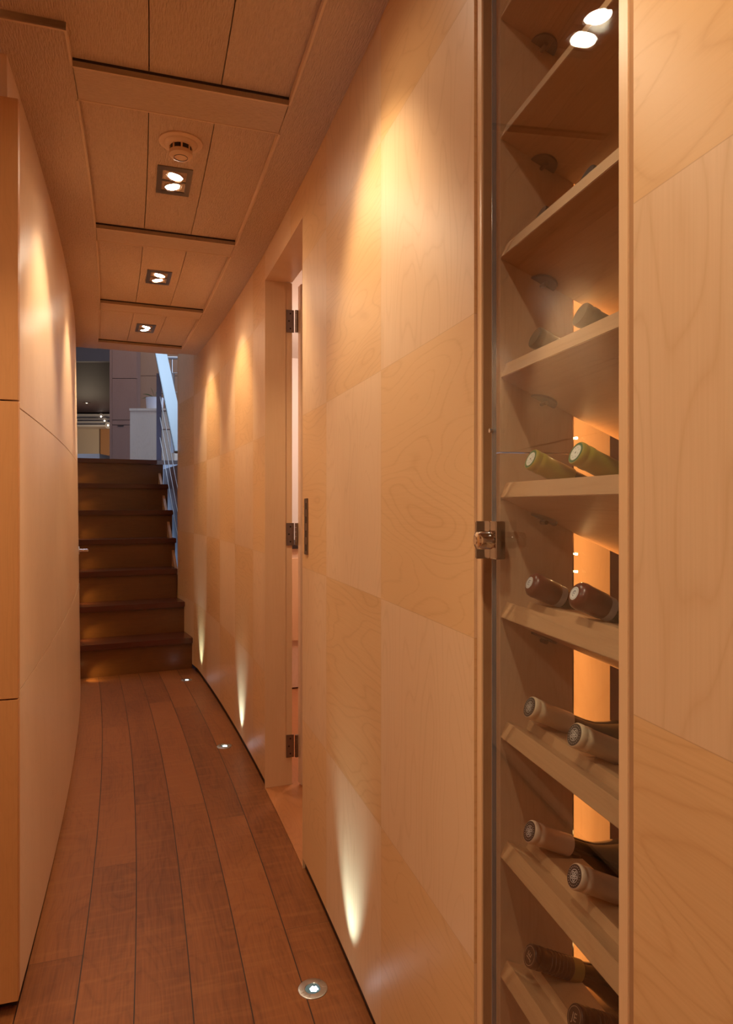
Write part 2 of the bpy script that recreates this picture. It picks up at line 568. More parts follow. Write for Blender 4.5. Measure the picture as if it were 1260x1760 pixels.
# textured strip over the end panel, lobby walls behind the camera
b = MB()
b.blk(0.365, 0.385, -2.3, -0.775, 2.026, TOPW)
tag(b.build('trim_1', M['ceilx']), kind='structure')
b = MB()
b.blk(-2.4, 0.385, -2.32, -2.30, 0.0, TOPC + .1)
tag(b.build('wall_left', M['maple']), kind='structure')
b = MB()
b.blk(-2.42, -2.40, -2.32, 0.02, 0.0, TOPC + .1)
tag(b.build('wall_back', M['maple']), kind='structure')

# end panel = tall cupboard front facing the camera, three leaves
t = empty('cupboard', P(0.35, -1.4, 0), 'tall maple cupboard with flat doors at the left corner of the corridor, facing the camera', 'cupboard')
for z0, z1 in ((PB, ZJ1 - .0015), (ZJ1 + .0015, ZJ2 - .0015), (ZJ2 + .0015, 2.024)):
    a = MB()
    tt, nn = TN(0.361)
    a.box(P(0.361, -0.733, z0), nn * -1.55, tt * 0.0235 * -1 + tt * 0.0, Vector((0, 0, z1 - z0)))
    a.v = [p + tt * 0.0005 for p in a.v]
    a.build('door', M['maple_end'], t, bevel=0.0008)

# ------------------------------------------------------------------ structure: ceiling
IL, IR = -0.625, -0.122
bays = [(-2.4, 0.360), (0.503, 1.340), (1.473, 2.335), (2.473, 3.228)]
c = MB()
c.blk(0.235, 3.44, -0.775, IL, TOPW, TOPW + .03)
c.blk(-2.4, 3.38, IR, 0.0, TOPW, TOPW + .03)
o = c.build('ceiling', M['ceil']); tag(o, kind='structure')
c = MB()
c.sweep(3.228, 3.43, [(IL, TOPW), (IR, TOPW), (IR, TOPW + .03), (IL, TOPW + .03)])
c.sweep(0.235, 0.385, [(-2.3, TOPW), (-0.775, TOPW), (-0.775, TOPW + .03), (-2.3, TOPW + .03)])
for u0, u1 in ((0.360, 0.503), (1.340, 1.473), (2.335, 2.473)):
    c.blk(u0, u1, IL + .002, IR - .002, TOPW - .0005, TOPW + .03)
tag(c.build('ceiling', M['ceilx']), kind='structure')
# raised coffer boards, three per bay with fine seams
c = MB()
W3 = (IR - IL) / 3
for u0, u1 in bays:
    for k in range(3):
        v0, v1 = IL + k * W3 + (.0012 if k else -.01), IL + (k + 1) * W3 - (.0012 if k < 2 else -.01)
        c.blk(u0 - .01, u1 + .01, v0, v1, TOPC, TOPC + .02, du=k * 3.1)
tag(c.build('ceiling', M['ceil']), kind='structure')
c = MB()
c.blk(-2.4, 0.245, -2.3, IL - .0105, TOPC, TOPC + .02)
tag(c.build('ceiling', M['ceil']), kind='structure')
c = MB()
c.blk(-2.42, 3.40, -2.32, 0.12, TOPC + .03, TOPC + .05)
tag(c.build('ceiling', M['gap']), kind='structure')
# lippings round every bay, paler to paint in bright edge highlights
c = MB()
for u0, u1 in bays:
    va = max(u0, 0.235)
    c.blk(va, u1, IL - .004, IL + .001, TOPW - .0018, TOPC)
    c.blk(u0, u1, IR - .001, IR + .004, TOPW - .0018, TOPC)
    c.blk(u1, u1 + .005, IL, IR, TOPW - .0018, TOPC - .006)
    if u0 > 0: c.blk(u0 - .005, u0, IL, IR, TOPW - .0018, TOPC)
c.blk(0.235, 0.240, -2.3, IL - .004, TOPW - .0018, TOPC)
tag(c.build('trim_7', wood('ceiling_lipping', (0.68, 0.45, 0.28), (0.6, 0.38, 0.22), 'U', 0.45, ring=0.0)), kind='structure')
# dark strips painting in the shade at the far end of each bay
c = MB()
for i, (u0, u1) in enumerate(bays):
    c.blk(u1 - .003, u1, IL, IR, TOPC - .005, TOPC)
tag(c.build('bay_end_shade', M['gap']), kind='structure')

# ------------------------------------------------------------------ doorway on the right, door opened into the side cabin
j = MB()
j.blk(DU1, DU1 + .0038, -0.0005, 0.0205, 0.0, DH)
j.blk(DU1, DU1 + .02, 0.0205, 0.083, 0.0, DH)                 # far jamb
j.blk(DU1 + .003, DU1 + .02, 0.083, TW, 0.0, DH)           # rebate
j.blk(DU0 - .0038, DU0, -0.0005, 0.0205, 0.0, DH)
j.blk(DU0 - .02, DU0, 0.0205, TW, 0.0, DH)
j.blk(DU0 - .0038, DU1 + .0038, -0.0005, 0.0205, DH, DH + .0038)
j.blk(DU0, DU1, 0.0205, 0.083, DH, DH + .02)
j.blk(DU0, DU1, 0.083, TW, DH + .003, DH + .02)
tag(j.build('trim_3', M['edge']), kind='structure')
j = MB()
j.blk(DU0, DU1, 0.0, 0.16, 0.0005, 0.004)
d = j.build('trim_4', wood('threshold_teak', (0.42, 0.15, 0.05), (0.28, 0.09, 0.03), 'U', 0.35)); tag(d, kind='structure')

tt, nn = TN(DU1)
DC = P(DU1 - 0.006, TW + 0.016)          # hinge line
door = empty('door_1', Vector((DC.x, DC.y, 0)))
tag(door, kind='structure')
ang = math.radians(3)
ld = (nn * math.cos(ang) + tt * math.sin(ang)).normalized()
lt = Vector((ld.y, -ld.x, 0)) if Vector((ld.y, -ld.x, 0)).dot(tt) < 0 else Vector((-ld.y, ld.x, 0))
a = MB()
a.box(Vector((DC.x, DC.y, 0.012)) + ld * 0.006, ld * 0.60, lt * 0.038, Vector((0, 0, 1.995)))
a.build('leaf', M['maple'], door, bevel=0.003)
for px in (553, 918, 1281):
    z = ZC + (HOR - px) / F * 2.75
    h = MB()
    q0 = P(DU1 + 0.0015, 0.086, z - .045)
    h.box(q0, nn * 0.031, tt * -0.003, Vector((0, 0, .09)))
    for k in range(5):
        h.tube(Vector((DC.x, DC.y, z - .045 + k * .018 + .0006)), Vector((DC.x, DC.y, z - .045 + (k + 1) * .018 - .0006)), 0.0065, 14)
    h.box(Vector((DC.x, DC.y, z - .045)), ld * 0.034, lt * 0.003, Vector((0, 0, .09)))
    hh = h.build('hinge', M['bronze'], door, smooth=True)
    s = MB()
    for dq, dz in ((.012, .030), (.006, 0), (.012, -.030)):
        cpt = P(DU1 - 0.0016, 0.086 + dq + .004, z + dz)
        s.tube(cpt, cpt - tt * 0.0006, 0.0034, 12)
    s.build('screw', M['hole'], hh, merge=False).matrix_parent_inverse = Matrix.Translation(-Vector(door.location)) if False else Matrix()
# (hinge meshes are stored relative to the door empty, screws likewise)
for h in [x for x in door.children if x.name.startswith('hinge')]:
    for s in h.children:
        s.location = -Vector(door.location)

# flush strike plate on the wall beside the doorway
p = MB()
t0, n0 = TN(0.755)
z0, z1 = ZC - .150, ZC + .020
uA, uB = 0.672, 0.712
p.blk(uA, uB, -0.0035, 0.0, z0, z1)
sp_root = empty('strike_plate', P(0.71, -0.002, z0), 'bronze slotted lock plate on the veneered wall right of the open doorway', 'lock plate')
p.build('plate', M['bronze'], sp_root, bevel=0.0008)
for zz in np.linspace(z0 + .022, z1 - .022, 4):
    p = MB()
    p.blk(uA + .010, uA + .019, -0.0042, -0.0034, zz - .011, zz + .009)
    p.build('slot', M['hole'], sp_root)

# ------------------------------------------------------------------ side cabin seen through the door slit
sb = MB()
sb.blk(0.3, 3.4, 1.6, 1.62, 0.0, 2.15)
sb.blk(3.3, 3.32, TW + .05, 1.6, 0.0, 2.15)
sb.blk(0.3, 0.32, TW + .05, 1.6, 0.0, 2.15)
tag(sb.build('wall_cabin', M['paint']), kind='structure')
sb = MB(); sb.blk(0.3, 3.32, 0.13, 1.62, 2.15, 2.17)
tag(sb.build('ceiling_cabin', M['paint']), kind='structure')
sb = MB(); sb.blk(0.3, 3.32, 0.115, 1.62, -0.03, 0.0005)
tag(sb.build('floor_cabin', wood('cabin_floor', (0.42, 0.15, 0.05), (0.28, 0.09, 0.03), 'U', 0.35)), kind='structure')
sb = MB(); sb.blk(0.3, DU0 - .02, .05, .16, 0.0, 2.15); sb.blk(DU1 + .02, 3.32, 0.05, TW, 0.0, 2.15); sb.blk(DU0 - .02, DU1 + .02, 0.05, TW, DH + .02, 2.15)
tag(sb.build('wall_cabin', M['maple']), kind='structure')
lamp('POINT', P(2.2, 0.9, 1.95), 22, (1.0, 0.84, 0.72), size=0.12)
tcb = empty('bedside_cabinet', P(2.95, 0.62, 0.0005), 'low maple cabinet in the side cabin seen through the door slit', 'cabinet')
a = MB(); a.blk(2.75, 3.28, 0.25, 1.1, 0.01, 0.86); a.build('body', M['maple'], tcb)
a = MB(); a.blk(2.73, 3.29, 0.23, 1.1, 0.86, 0.885); a.build('top', M['kick'], tcb)
a = MB(); a.blk(2.735, 2.75, 0.27, 0.66, 0.30, 0.80); a.build('door', M['edge'], tcb)

# ------------------------------------------------------------------ wine cabinet
TILT = math.radians(24)
NV = Vector((NX, NY, 0)); DV = Vector((DX, DY, 0)); ZV = Vector((0, 0, 1))
AX = NV * math.cos(TILT) - ZV * math.sin(TILT)       # down the shelf, into the cabinet
UP = NV * math.sin(TILT) + ZV * math.cos(TILT)
cab = empty('wine_cabinet', CP(0.19, 0.2, 0.05), 'tall narrow wine cabinet with tilted wooden shelves behind a glass door in the right wall', 'wine cabinet')
SI0, SI1 = 0.035, 0.372          # clear opening: SI0 far jamb face, SI1 near jamb face
CZ0, CZ1 = 0.060, 2.085
a = MB()
a.box(CP(-0.0010, 0.0, CZ0), DV * 0.0180, NV * 0.003, ZV * (CZ1 - CZ0))
a.box(CP(0.347, -0.001, CZ0), DV * 0.0155, NV * 0.030, ZV * (CZ1 - CZ0))
a.build('frame', M['edge'], cab, bevel=0.0008)
a = MB()
a.box(CP(0.0, 0.0031, CZ0), DV * 0.0165, NV * 0.0172, ZV * (CZ1 - CZ0))
a.build('jamb', wood('jamb_brown', (0.36, 0.19, 0.09), (0.27, 0.13, 0.06), 'V', 0.4), cab)
a = MB()
a.box(CP(0.3630, 0.006, CZ0), DV * 0.0058, NV * 0.02, ZV * (CZ1 - CZ0))
a.build('groove', M['shelf'], cab)
zj = 1.201
for z0, z1 in ((CZ0, zj - .001), (zj + .001, CZ1)):
    a = MB()
    a.box(CP(0.017, 0.0205, z0), DV * (SI0 - 0.017), NV * 0.1125, ZV * (z1 - z0))
    a.build('side_board', M['maple'], cab)
a = MB()      # case: far recess, back, near side
a.box(CP(-0.05, 0.10, CZ0), DV * 0.02, NV * 0.136, ZV * (CZ1 - CZ0))
a.box(CP(-0.03, 0.10, CZ0), DV * 0.047, NV * 0.012, ZV * (CZ1 - CZ0))
a.build('recess_panel', M['maple'], cab)
a = MB()
a.box(CP(-0.12, 0.236, CZ0), DV * 0.02, NV * 0.26, ZV * (CZ1 - CZ0))
a.box(CP(-0.12, 0.490, CZ0), DV * 0.62, NV * 0.02, ZV * (CZ1 - CZ0))
a.box(CP(0.48, 0.030, CZ0), DV * 0.02, NV * 0.46, ZV * (CZ1 - CZ0))
a.box(CP(0.363, 0.030, CZ0), DV * 0.117, NV * 0.015, ZV * (CZ1 - CZ0))
a.box(CP(-0.12, 0.020, CZ0 - .02), DV * 0.62, NV * 0.49, ZV * 0.02)
a.box(CP(-0.12, 0.020, CZ1), DV * 0.62, NV * 0.49, ZV * 0.02)
a.build('case', wood('cabinet_dark_veneer', (0.30, 0.14, 0.09), (0.2, 0.09, 0.055), 'V', 0.5), cab)

SH0 = ZC + 0.0105
RK = list(range(5, -7, -1))
HEADQ = 0.0


def shelf_pt(s, d, h, zb):
    """s along the front, d down the slope from the front edge, h square to the board from its underside"""
    return CP(s, 0.020, zb) + AX * d + UP * h


TH = 0.0235
HS = (0.078, 0.1925)             # bottle positions along s
RAX = 0.0340                     # bottle axis height above the board
for k in RK:
    zb = SH0 + 0.168 * k
    if zb < 0.12 or zb > 2.06: continue
    a = MB()
    LS = 0.33 if True else 0
    L0, L1 = SI0 + .0005, 0.4795
    # front board
    a.box(shelf_pt(L0, 0, 0, zb), DV * (0.361 - L0), AX * 0.040, UP * TH)
    a.box(shelf_pt(L0, 0.040, 0, zb), DV * (L1 - L0), AX * 0.30, UP * TH)
    sh = a.build('shelf', M['shelf'], cab, bevel=0.0008)
    # scalloped neck rest
    nr = MB()
    ss = np.linspace(L0, 0.345, 120)
    cent = (HS[0], HS[1], HS[1] + 0.1145)
    def hgt(s_, base):
        h_ = base
        for c_ in cent:
            ds = abs(s_ - c_)
            if ds < 0.0150:
                h_ = min(h_, RAX - math.sqrt(0.0152 ** 2 - ds * ds))
        return h_
    d0, d1 = 0.033, 0.080
    for s0_, s1_ in zip(ss[:-1], ss[1:]):
        f0, f1 = hgt(s0_, 0.013), hgt(s1_, 0.013)
        b0, b1 = hgt(s0_, 0.028), hgt(s1_, 0.028)
        q = lambda s_, d_, h_: shelf_pt(s_, d_, TH + h_, zb)
        nr.face([q(s0_, d0, 0), q(s1_, d0, 0), q(s1_, d0, f1), q(s0_, d0, f0)], [(s0_, 0), (s1_, 0), (s1_, f1), (s0_, f0)])
        nr.face([q(s0_, d0, f0), q(s1_, d0, f1), q(s1_, d1, b1), q(s0_, d1, b0)], [(s0_, 0), (s1_, 0), (s1_, .045), (s0_, .045)])
        nr.face([q(s0_, d1, 0), q(s0_, d1, b0), q(s1_, d1, b1), q(s1_, d1, 0)], [(s0_, 0), (s0_, b0), (s1_, b1), (s1_, 0)])
    for s_ in (ss[0], ss[-1]):
        nr.face([q(s_, d0, 0), q(s_, d1, 0), q(s_, d1, hgt(s_, .028)), q(s_, d0, hgt(s_, .013))])
    ob = nr.build('neck_rest', M['shelf'], sh)
    ob.location = -Vector(cab.location)
    # rounded shelf support plate fixed to the side board
    pb = MB()
    pts = []
    for i in range(13):
        an = PI * i / 12
        pts.append((0.030 * math.sin(an) * 0.9, 0.012 * math.cos(an)))
    cc0 = 0.072
    top = [shelf_pt(SI0 + 0.001 + x_, cc0 + y_ * 1.6, -0.0006, zb) for x_, y_ in pts]
    bot = [shelf_pt(SI0 + 0.001 + x_, cc0 + y_ * 1.6, -0.0036, zb) for x_, y_ in pts]
    pb.face(top); pb.face(bot[::-1])
    for i in range(len(pts)):
        jn = (i + 1) % len(pts)
        pb.face([top[i], bot[i], bot[jn], top[jn]])
    pin = shelf_pt(SI0 + 0.006, cc0, -0.0065, zb)
    pb.tube(pin - DV * 0.005, pin + DV * 0.010, 0.003, 12)
    br = pb.build('shelf_bracket', M['bronze'], sh)
    br.location = -Vector(cab.location)

# LED strip in the far recess
a = MB()
a.box(CP(0.0185, 0.1345, CZ0 + .05), DV * 0.012, NV * 0.003, ZV * 1.9)
st = a.build('light_strip', M['reflector'], cab)
for z in sorted([ZC + .0955 + .168 * q_ for q_ in range(-1, 5)] + [ZC - .098]):
    a = MB()
    cpt = CP(0.0305, 0.139, z)
    a.box(cpt, DV * 0.003, NV * 0.003, ZV * 0.003)
    dd = a.build('led', M['leddot'], st)
    dd.location = -Vector(cab.location)
lamp('AREA', CP(0.010, 0.146, 1.08), LEDSTRIP, (1.0, 0.50, 0.16), DV * 0.2 + NV, size=0.02, size_y=1.9)

# glass door with its polished edge and the lock
gd = MB()
G0, G1 = 0.040, 0.3465
gd.box(CP(G0, 0.006, CZ0 + .004), DV * (G1 - G0), NV * 0.006, ZV * (CZ1 - CZ0 - .008))
g = gd.build('glass_door', M['glass'], cab)
e = MB()
e.box(CP(G0 - .0012, 0.0058, CZ0 + .004), DV * 0.0012, NV * 0.0064, ZV * (CZ1 - CZ0 - .008))
eo = e.build('glass_edge', plain('polished_glass_edge', (0.22, 0.19, 0.19), 0.15, 0.0), g)
eo.location = -Vector(cab.location)
zl = ZC - (929 - HOR) / F * 0.93
k = MB()
k.box(CP(0.0385, 0.002, zl - .026), DV * 0.022, NV * 0.0145, ZV * .052)
k.box(CP(0.0385, -0.019, zl - .026), DV * 0.0025, NV * 0.0215, ZV * .052)
lk = k.build('lock', M['chrome'], g, bevel=0.0012)
lk.location = -Vector(cab.location)
k = MB()
kc = CP(0.052, 0.002, zl)
k.lathe(kc, -NV, [(0, .0085), (.004, .0125), (.022, .0125), (.0245, .0115), (.0262, .0075), (.0262, .0)], 28)
k.lathe(CP(0.052, -0.0242, zl), -NV, [(0, .0062), (.0008, .006), (.0008, 0)], 20)
lk2 = k.build('lock_knob', M['chrome'], g, smooth=True)
lk2.location = -Vector(cab.location)
# little hinge pin dot higher on the glass edge
k = MB()
k.tube(CP(0.041, 0.006, ZC + (HOR - 739) / F * .94), CP(0.041, 0.001, ZC + (HOR - 739) / F * .94), 0.003, 12)
lk3 = k.build('door_buffer', M['steel'], g); lk3.location = -Vector(cab.location)


# ------------------------------------------------------------------ wine bottles
def text_mesh(mb, s, origin, ex, ey, size, depth_dir):
    cu = bpy.data.curves.new('letters', 'FONT')
    cu.body = s
    cu.size = size
    cu.align_x = 'CENTER'
    cu.align_y = 'CENTER'
    ob = bpy.data.objects.new('letters', cu)
    COL.objects.link(ob)
    dg = bpy.context.evaluated_depsgraph_get()
    me = bpy.data.meshes.new_from_object(ob.evaluated_get(dg))
    for pl in me.polygons:
        mb.face([origin + ex * me.vertices[i].co.x + ey * me.vertices[i].co.y + depth_dir for i in pl.vertices])
    bpy.data.objects.remove(ob, do_unlink=True)
    bpy.data.curves.remove(cu)
    bpy.data.meshes.remove(me)


def ring_faces(mb, o, ex, ey, r0, r1, n=36, a0=0.0, a1=2 * PI):
    for i in range(n):
        t0, t1 = a0 + (a1 - a0) * i / n, a0 + (a1 - a0) * (i + 1) / n
        p = lambda r_, t_: o + ex * (r_ * math.cos(t_)) + ey * (r_ * math.sin(t_))
        if r0 < 1e-6: mb.face([p(0, 0), p(r1, t0), p(r1, t1)])
        else: mb.face([p(r0, t0), p(r1, t0), p(r1, t1), p(r0, t1)])


cap_m = {}
def capmat(key, col, rough=0.35, coat=0.2):
    if key not in cap_m: cap_m[key] = plain(key, col, rough, coat=coat, noise=0.12)
    return cap_m[key]


SPEC = {   # shelf k: capsule colour, neck colour band, disc base, disc mark, style
    2: ('black_foil', (0.035, 0.03, 0.025), None, None, 'plain', 'dark_glass'),
    1: ('dark_olive_wax', (0.060, 0.045, 0.022), None, None, 'plain', 'dark_glass'),
    0: ('yellow_green_foil', (0.42, 0.33, 0.045), (0.85, 0.83, 0.74), (0.04, 0.16, 0.06), 'greenring', 'dark_glass'),
    -1: ('maroon_wax', (0.13, 0.018, 0.010), (0.85, 0.83, 0.82), (0.22, 0.24, 0.30), 'wax', 'dark_glass'),
    -2: ('cream_foil', (0.80, 0.58, 0.38), (0.035, 0.028, 0.025), (0.85, 0.82, 0.78), 'crest', 'dark_glass'),
    -3: ('pink_cream_foil', (0.78, 0.53, 0.38), (0.035, 0.022, 0.022), (0.85, 0.80, 0.80), 'crest', 'dark_glass'),
    -4: ('brown_black_foil', (0.045, 0.017, 0.012), None, (0.45, 0.32, 0.22), 'JE', 'dark_glass'),
    -5: ('brown_black_foil', (0.045, 0.017, 0.012), None, (0.45, 0.32, 0.22), 'JE', 'dark_glass'),
}
SIDE = ('far left', 'right')
LAB = {
    2: ('{} of two black-capped bottles barely peeking over the high shelf', 'black-capped wine bottles on the second visible shelf'),
    1: ('{} of two dark olive-capped wine bottles lying on the shelf above the yellow-green caps', ''),
    0: ('{} of two wine bottles with yellow-green capsules and green-ringed tops', ''),
    -1: ('{} of two wine bottles with maroon wax caps and small white discs', ''),
    -2: ('{} of two cream-capped wine bottles on the shelf just under the maroon ones', ''),
    -3: ('{} of two cream-capped wine bottles on the shelf above the brown JE caps', ''),
    -4: ('{} of two wine bottles with dark brown capsules marked JE', ''),
}
gm = plain('dark_bottle_glass', (0.012, 0.012, 0.006), 0.08, coat=0.6, spec=0.7)
ym = plain('yellow_neck_label', (0.34, 0.22, 0.05), 0.5)
wm = plain('white_band', (0.42, 0.38, 0.40), 0.4)
for k in (2, 1, 0, -1, -2, -3, -4):
    zb = SH0 + 0.168 * k
    key, colr, dcol, mcol, style, _g = SPEC[k]
    cm = capmat(key, colr, 0.30 if style == 'wax' else 0.36, 0.5 if style in ('wax', 'plain') else 0.15)
    for i, s_ in enumerate(HS):
        head = shelf_pt(s_, {2: .0165, 1: .008, 0: .002}.get(k, 0.0), TH + RAX, zb)
        bt = empty('wine_bottle', shelf_pt(s_, 0.2, TH, zb),
                   LAB[k][0].format(('left-hand', 'right-hand')[i]), 'wine bottle', 'wine bottles lying in the glass cabinet')
        hr = 0.0172 if style == 'wax' else 0.0148
        # glass body with shoulders
        a = MB()
        a.lathe(head, AX, [(0.002, .0128), (.085, .0135), (.100, .0150), (.118, .021), (.135, .0285), (.150, .0328), (.165, .0338), (.292, .0338), (.297, .032), (.297, 0.0)], 40)
        a.build('glass_body', gm, bt, smooth=True)
        a = MB()
        if style == 'wax':
            a.lathe(head, AX, [(0, 0), (0, .009), (.0015, .013), (.005, .0162), (.010, .0172), (.014, .0168), (.040, .0160), (.043, .0150)], 40)
        else:
            a.lathe(head, AX, [(0, 0), (0, .0138), (.001, .0147), (.004, .0150), (.0075, .0149), (.0085, .0143), (.011, .0143), (.012, .0149), (.0185, .0149), (.0200, .0141), (.063, .0146)], 40)
        cp = a.build('capsule', cm, bt, smooth=True)
        if style == 'wax':
            a = MB(); a.lathe(head, AX, [(.0432, .0145), (.0434, .0151), (.052, .0151), (.0522, .0145)], 36)
            a.build('neck_band', wm, bt, smooth=True)
        if style == 'JE':
            a = MB(); a.lathe(head, AX, [(.0632, .0140), (.0634, .0147), (.080, .0148), (.0802, .0140)], 36)
            a.build('neck_band', ym, bt, smooth=True)
            a = MB()
            for tt_ in np.arange(0.026, 0.062, 0.006):
                a.lathe(head, AX, [(tt_, .0141), (tt_ + .001, .0149), (tt_ + .002, .0141)], 36)
            ob = a.build('foil_ridge', cm, cp, smooth=True); ob.location = -Vector(bt.location)
        ex, ey = -DV.copy(), UP.copy()
        # seen from the corridor: left is away from the camera along the wall
        off = -AX * 0.0004
        rt = (0.35, -0.2)[i] if style != 'JE' else (PI / 2 * 0.95, 0.25)[i]
        exr = DV * math.cos(rt) + UP * math.sin(rt)
        eyr = -DV * math.sin(rt) + UP * math.cos(rt)
        if style == 'greenring':
            a = MB(); ring_faces(a, head + off, exr, eyr, 0.0102, 0.0128)
            ob = a.build('green_ring', plain('green_print', mcol, 0.5), cp); ob.location = -Vector(bt.location)
            a = MB(); ring_faces(a, head + off, exr, eyr, 0.0, 0.0098)
            ob = a.build('white_disc', plain('white_print', dcol, 0.5), cp); ob.location = -Vector(bt.location)
            a = MB(); ring_faces(a, head + off * 1.6, exr, eyr, 0.0, 0.0014)
            for q_ in range(8):
                an = q_ * PI / 4
                c_ = head + off * 1.6 + exr * .0065 * math.cos(an) + eyr * .0065 * math.sin(an)
                ring_faces(a, c_, exr, eyr, 0, .0007, 8)
            ob = a.build('disc_mark', plain('grey_print', (.3, .3, .25), 0.5), cp); ob.location = -Vector(bt.location)
        elif style == 'wax':
            a = MB(); ring_faces(a, head + off, exr, eyr, 0.0, 0.0082)
            ob = a.build('white_disc', plain('white_print', dcol, 0.45), cp); ob.location = -Vector(bt.location)
            a = MB()
            ring_faces(a, head + off * 1.6, exr, eyr, 0.0030, 0.0038, 24, 0.4, 5.2)
            ring_faces(a, head + off * 1.6 + eyr * .001, exr, eyr, 0.0010, 0.0020, 18, 1.2, 6.0)
            ring_faces(a, head + off * 1.6, exr, eyr, 0.0066, 0.0070, 30)
            ob = a.build('disc_mark', plain('blue_grey_print', mcol, 0.5), cp); ob.location = -Vector(bt.location)
        elif style == 'crest':
            a = MB(); ring_faces(a, head + off, exr, eyr, 0.0, 0.0132)
            ob = a.build('black_disc', plain('black_print', dcol, 0.45), cp); ob.location = -Vector(bt.location)
            a = MB()
            o_ = head + off * 1.8
            ring_faces(a, o_, exr, eyr, 0.0070, 0.0076, 30)
            for q_ in range(5):
                an = q_ * 2 * PI / 5 + .3
                ring_faces(a, o_ + exr * .0040 * math.cos(an) + eyr * .0040 * math.sin(an), exr, eyr, 0.0012, 0.0021, 14)
            ring_faces(a, o_, exr, eyr, 0.0, 0.0014, 12)
            for q_ in range(22):
                an = q_ * 2 * PI / 22
                c_ = o_ + exr * .0105 * math.cos(an) + eyr * .0105 * math.sin(an)
                ring_faces(a, c_, exr, eyr, 0, .0005, 6)
            ob = a.build('crest_mark', plain('silver_print', mcol, 0.4, 0.3), cp); ob.location = -Vector(bt.location)
        elif style == 'JE':
            a = MB()
            ring_faces(a, head + off, exr, eyr, 0.0112, 0.0118, 40)
            text_mesh(a, 'JE', head + off, exr * (1 if True else 1), eyr, 0.0125, Vector((0, 0, 0)))
            ob = a.build('letter_mark', plain('bronze_print', mcol, 0.4, 0.3), cp); ob.location = -Vector(bt.location)

# ------------------------------------------------------------------ ceiling downlights and smoke alarm
def downlight(u, v, label, rw=(0.052, 0.095)):
    root = empty('recessed_downlight', P(u, v, TOPC), label, 'ceiling light', 'twin downlights in the corridor ceiling')
    t_, n_ = TN(u)
    hw, hl = rw
    a = MB()
    iw, il = hw - .016, hl - .024
    c0 = P(u, v, TOPC - .003)
    for (x0, x1, y0, y1) in ((-hw, hw, -hl, -il), (-hw, hw, il, hl), (-hw, -iw, -il, il), (iw, hw, -il, il), (-iw, iw, -.004, .004)):
        a.box(c0 + n_ * x0 + t_ * y0, n_ * (x1 - x0), t_ * (y1 - y0), ZV * 0.003)
    a.build('bezel', M['bezel'], root, bevel=0.0005)
    a = MB()
    for sg in (-1, 1):
        cc = P(u, v, TOPC - .0015) + t_ * (sg * il / 2)
        tilt = n_ * (0.16 * sg)
        a.lathe(cc + Vector((0, 0, .0)), (-ZV + tilt), [(-.006, .0265), (.003, .0285), (.004, .0275), (.001, .0245)], 28, caps=False)
    a.build('lamp_rim', M['reflector'], root, smooth=True)
    for sg in (-1, 1):
        cc = P(u, v, TOPC - .0015) + t_ * (sg * il / 2)
        tilt = n_ * (0.16 * sg)
        a = MB()
        a.lathe(cc, (-ZV + tilt), [(-.003, .024), (.000, .0245), (.002, .018), (.003, 0)], 28)
        a.build('bulb', M['lampon'], root, smooth=True)
    return root


DL = [(-1.02, 'twin square downlight nearest the camera, above the lobby'),
      (-0.03, 'twin square downlight whose glare reflects in the wine cabinet glass'),
      (0.912, 'twin square downlight beside the round smoke alarm'),
      (1.890, 'middle one of the three twin downlights seen along the ceiling'),
      (2.845, 'farthest twin downlight, close to the staircase')]
VL = -0.377
for u, lab in DL:
    downlight(u, VL, lab)
    t_, n_ = TN(u)
    lr = P(u + .036, VL, TOPC - .014)
    ll = P(u - .036, VL, TOPC - .014)
    lamp('SPOT', lr, SPOT_R, WARM, -ZV + n_ * 0.55, size=0.018, angle=72, blend=0.75)
    lamp('SPOT', ll, SPOT_L, WARM, -ZV - n_ * 0.50, size=0.018, angle=72, blend=0.75)
    lamp('SPOT', P(u - .036, VL, TOPC - .014), SPOT_W, WARM, -ZV, size=0.018, angle=165, blend=0.6)
# lobby downlights added out of view as fill for the corridor
for u, v, lab in ((-0.5, -1.5, 'added fill downlight in the lobby left of the camera'), (-1.6, -1.2, 'added fill downlight in the lobby behind the camera')):
    downlight(u, v, lab)
    lamp('SPOT', P(u, v, TOPC - .014), SPOT_D, WARM, -ZV, size=0.04, angle=150, blend=0.8)

sd = empty('smoke_alarm', P(0.663, -0.370, TOPC), 'round cream smoke alarm on the corridor ceiling', 'smoke alarm')
o0 = P(0.663, -0.370, TOPC)
a = MB(); a.lathe(o0, -ZV, [(0, .060), (.003, .060), (.006, .056), (.006, .046), (.010, .043), (.014, .036), (.014, 0)], 48)
a.build('base', M['cream'], sd, smooth=True)
a = MB(); a.lathe(o0, -ZV, [(.014, .029), (.029, .029), (.029, 0)], 40)
a.build('dark_vent', M['hole'], sd, smooth=True)
a = MB(); a.lathe(o0, -ZV, [(.0275, .0), (.0275, .032), (.038, .032), (.042, .028), (.0435, .020), (.043, 0)], 48)
for i in range(8):
    an = 2 * PI * i / 8 + .35
    p_ = o0 + Vector((math.cos(an) * .0295, math.sin(an) * .0295, 0))
    a.tube(p_ - ZV * .012, p_ - ZV * .029, .0026, 8)
a.build('head', M['cream'], sd, smooth=True)
a = MB(); a.lathe(o0, -ZV, [(.0436, .0195), (.0450, .0190), (.0450, .0180), (.0436, .0175)], 40, caps=False)
a.build('test_button', M['bezel'], sd, smooth=True)

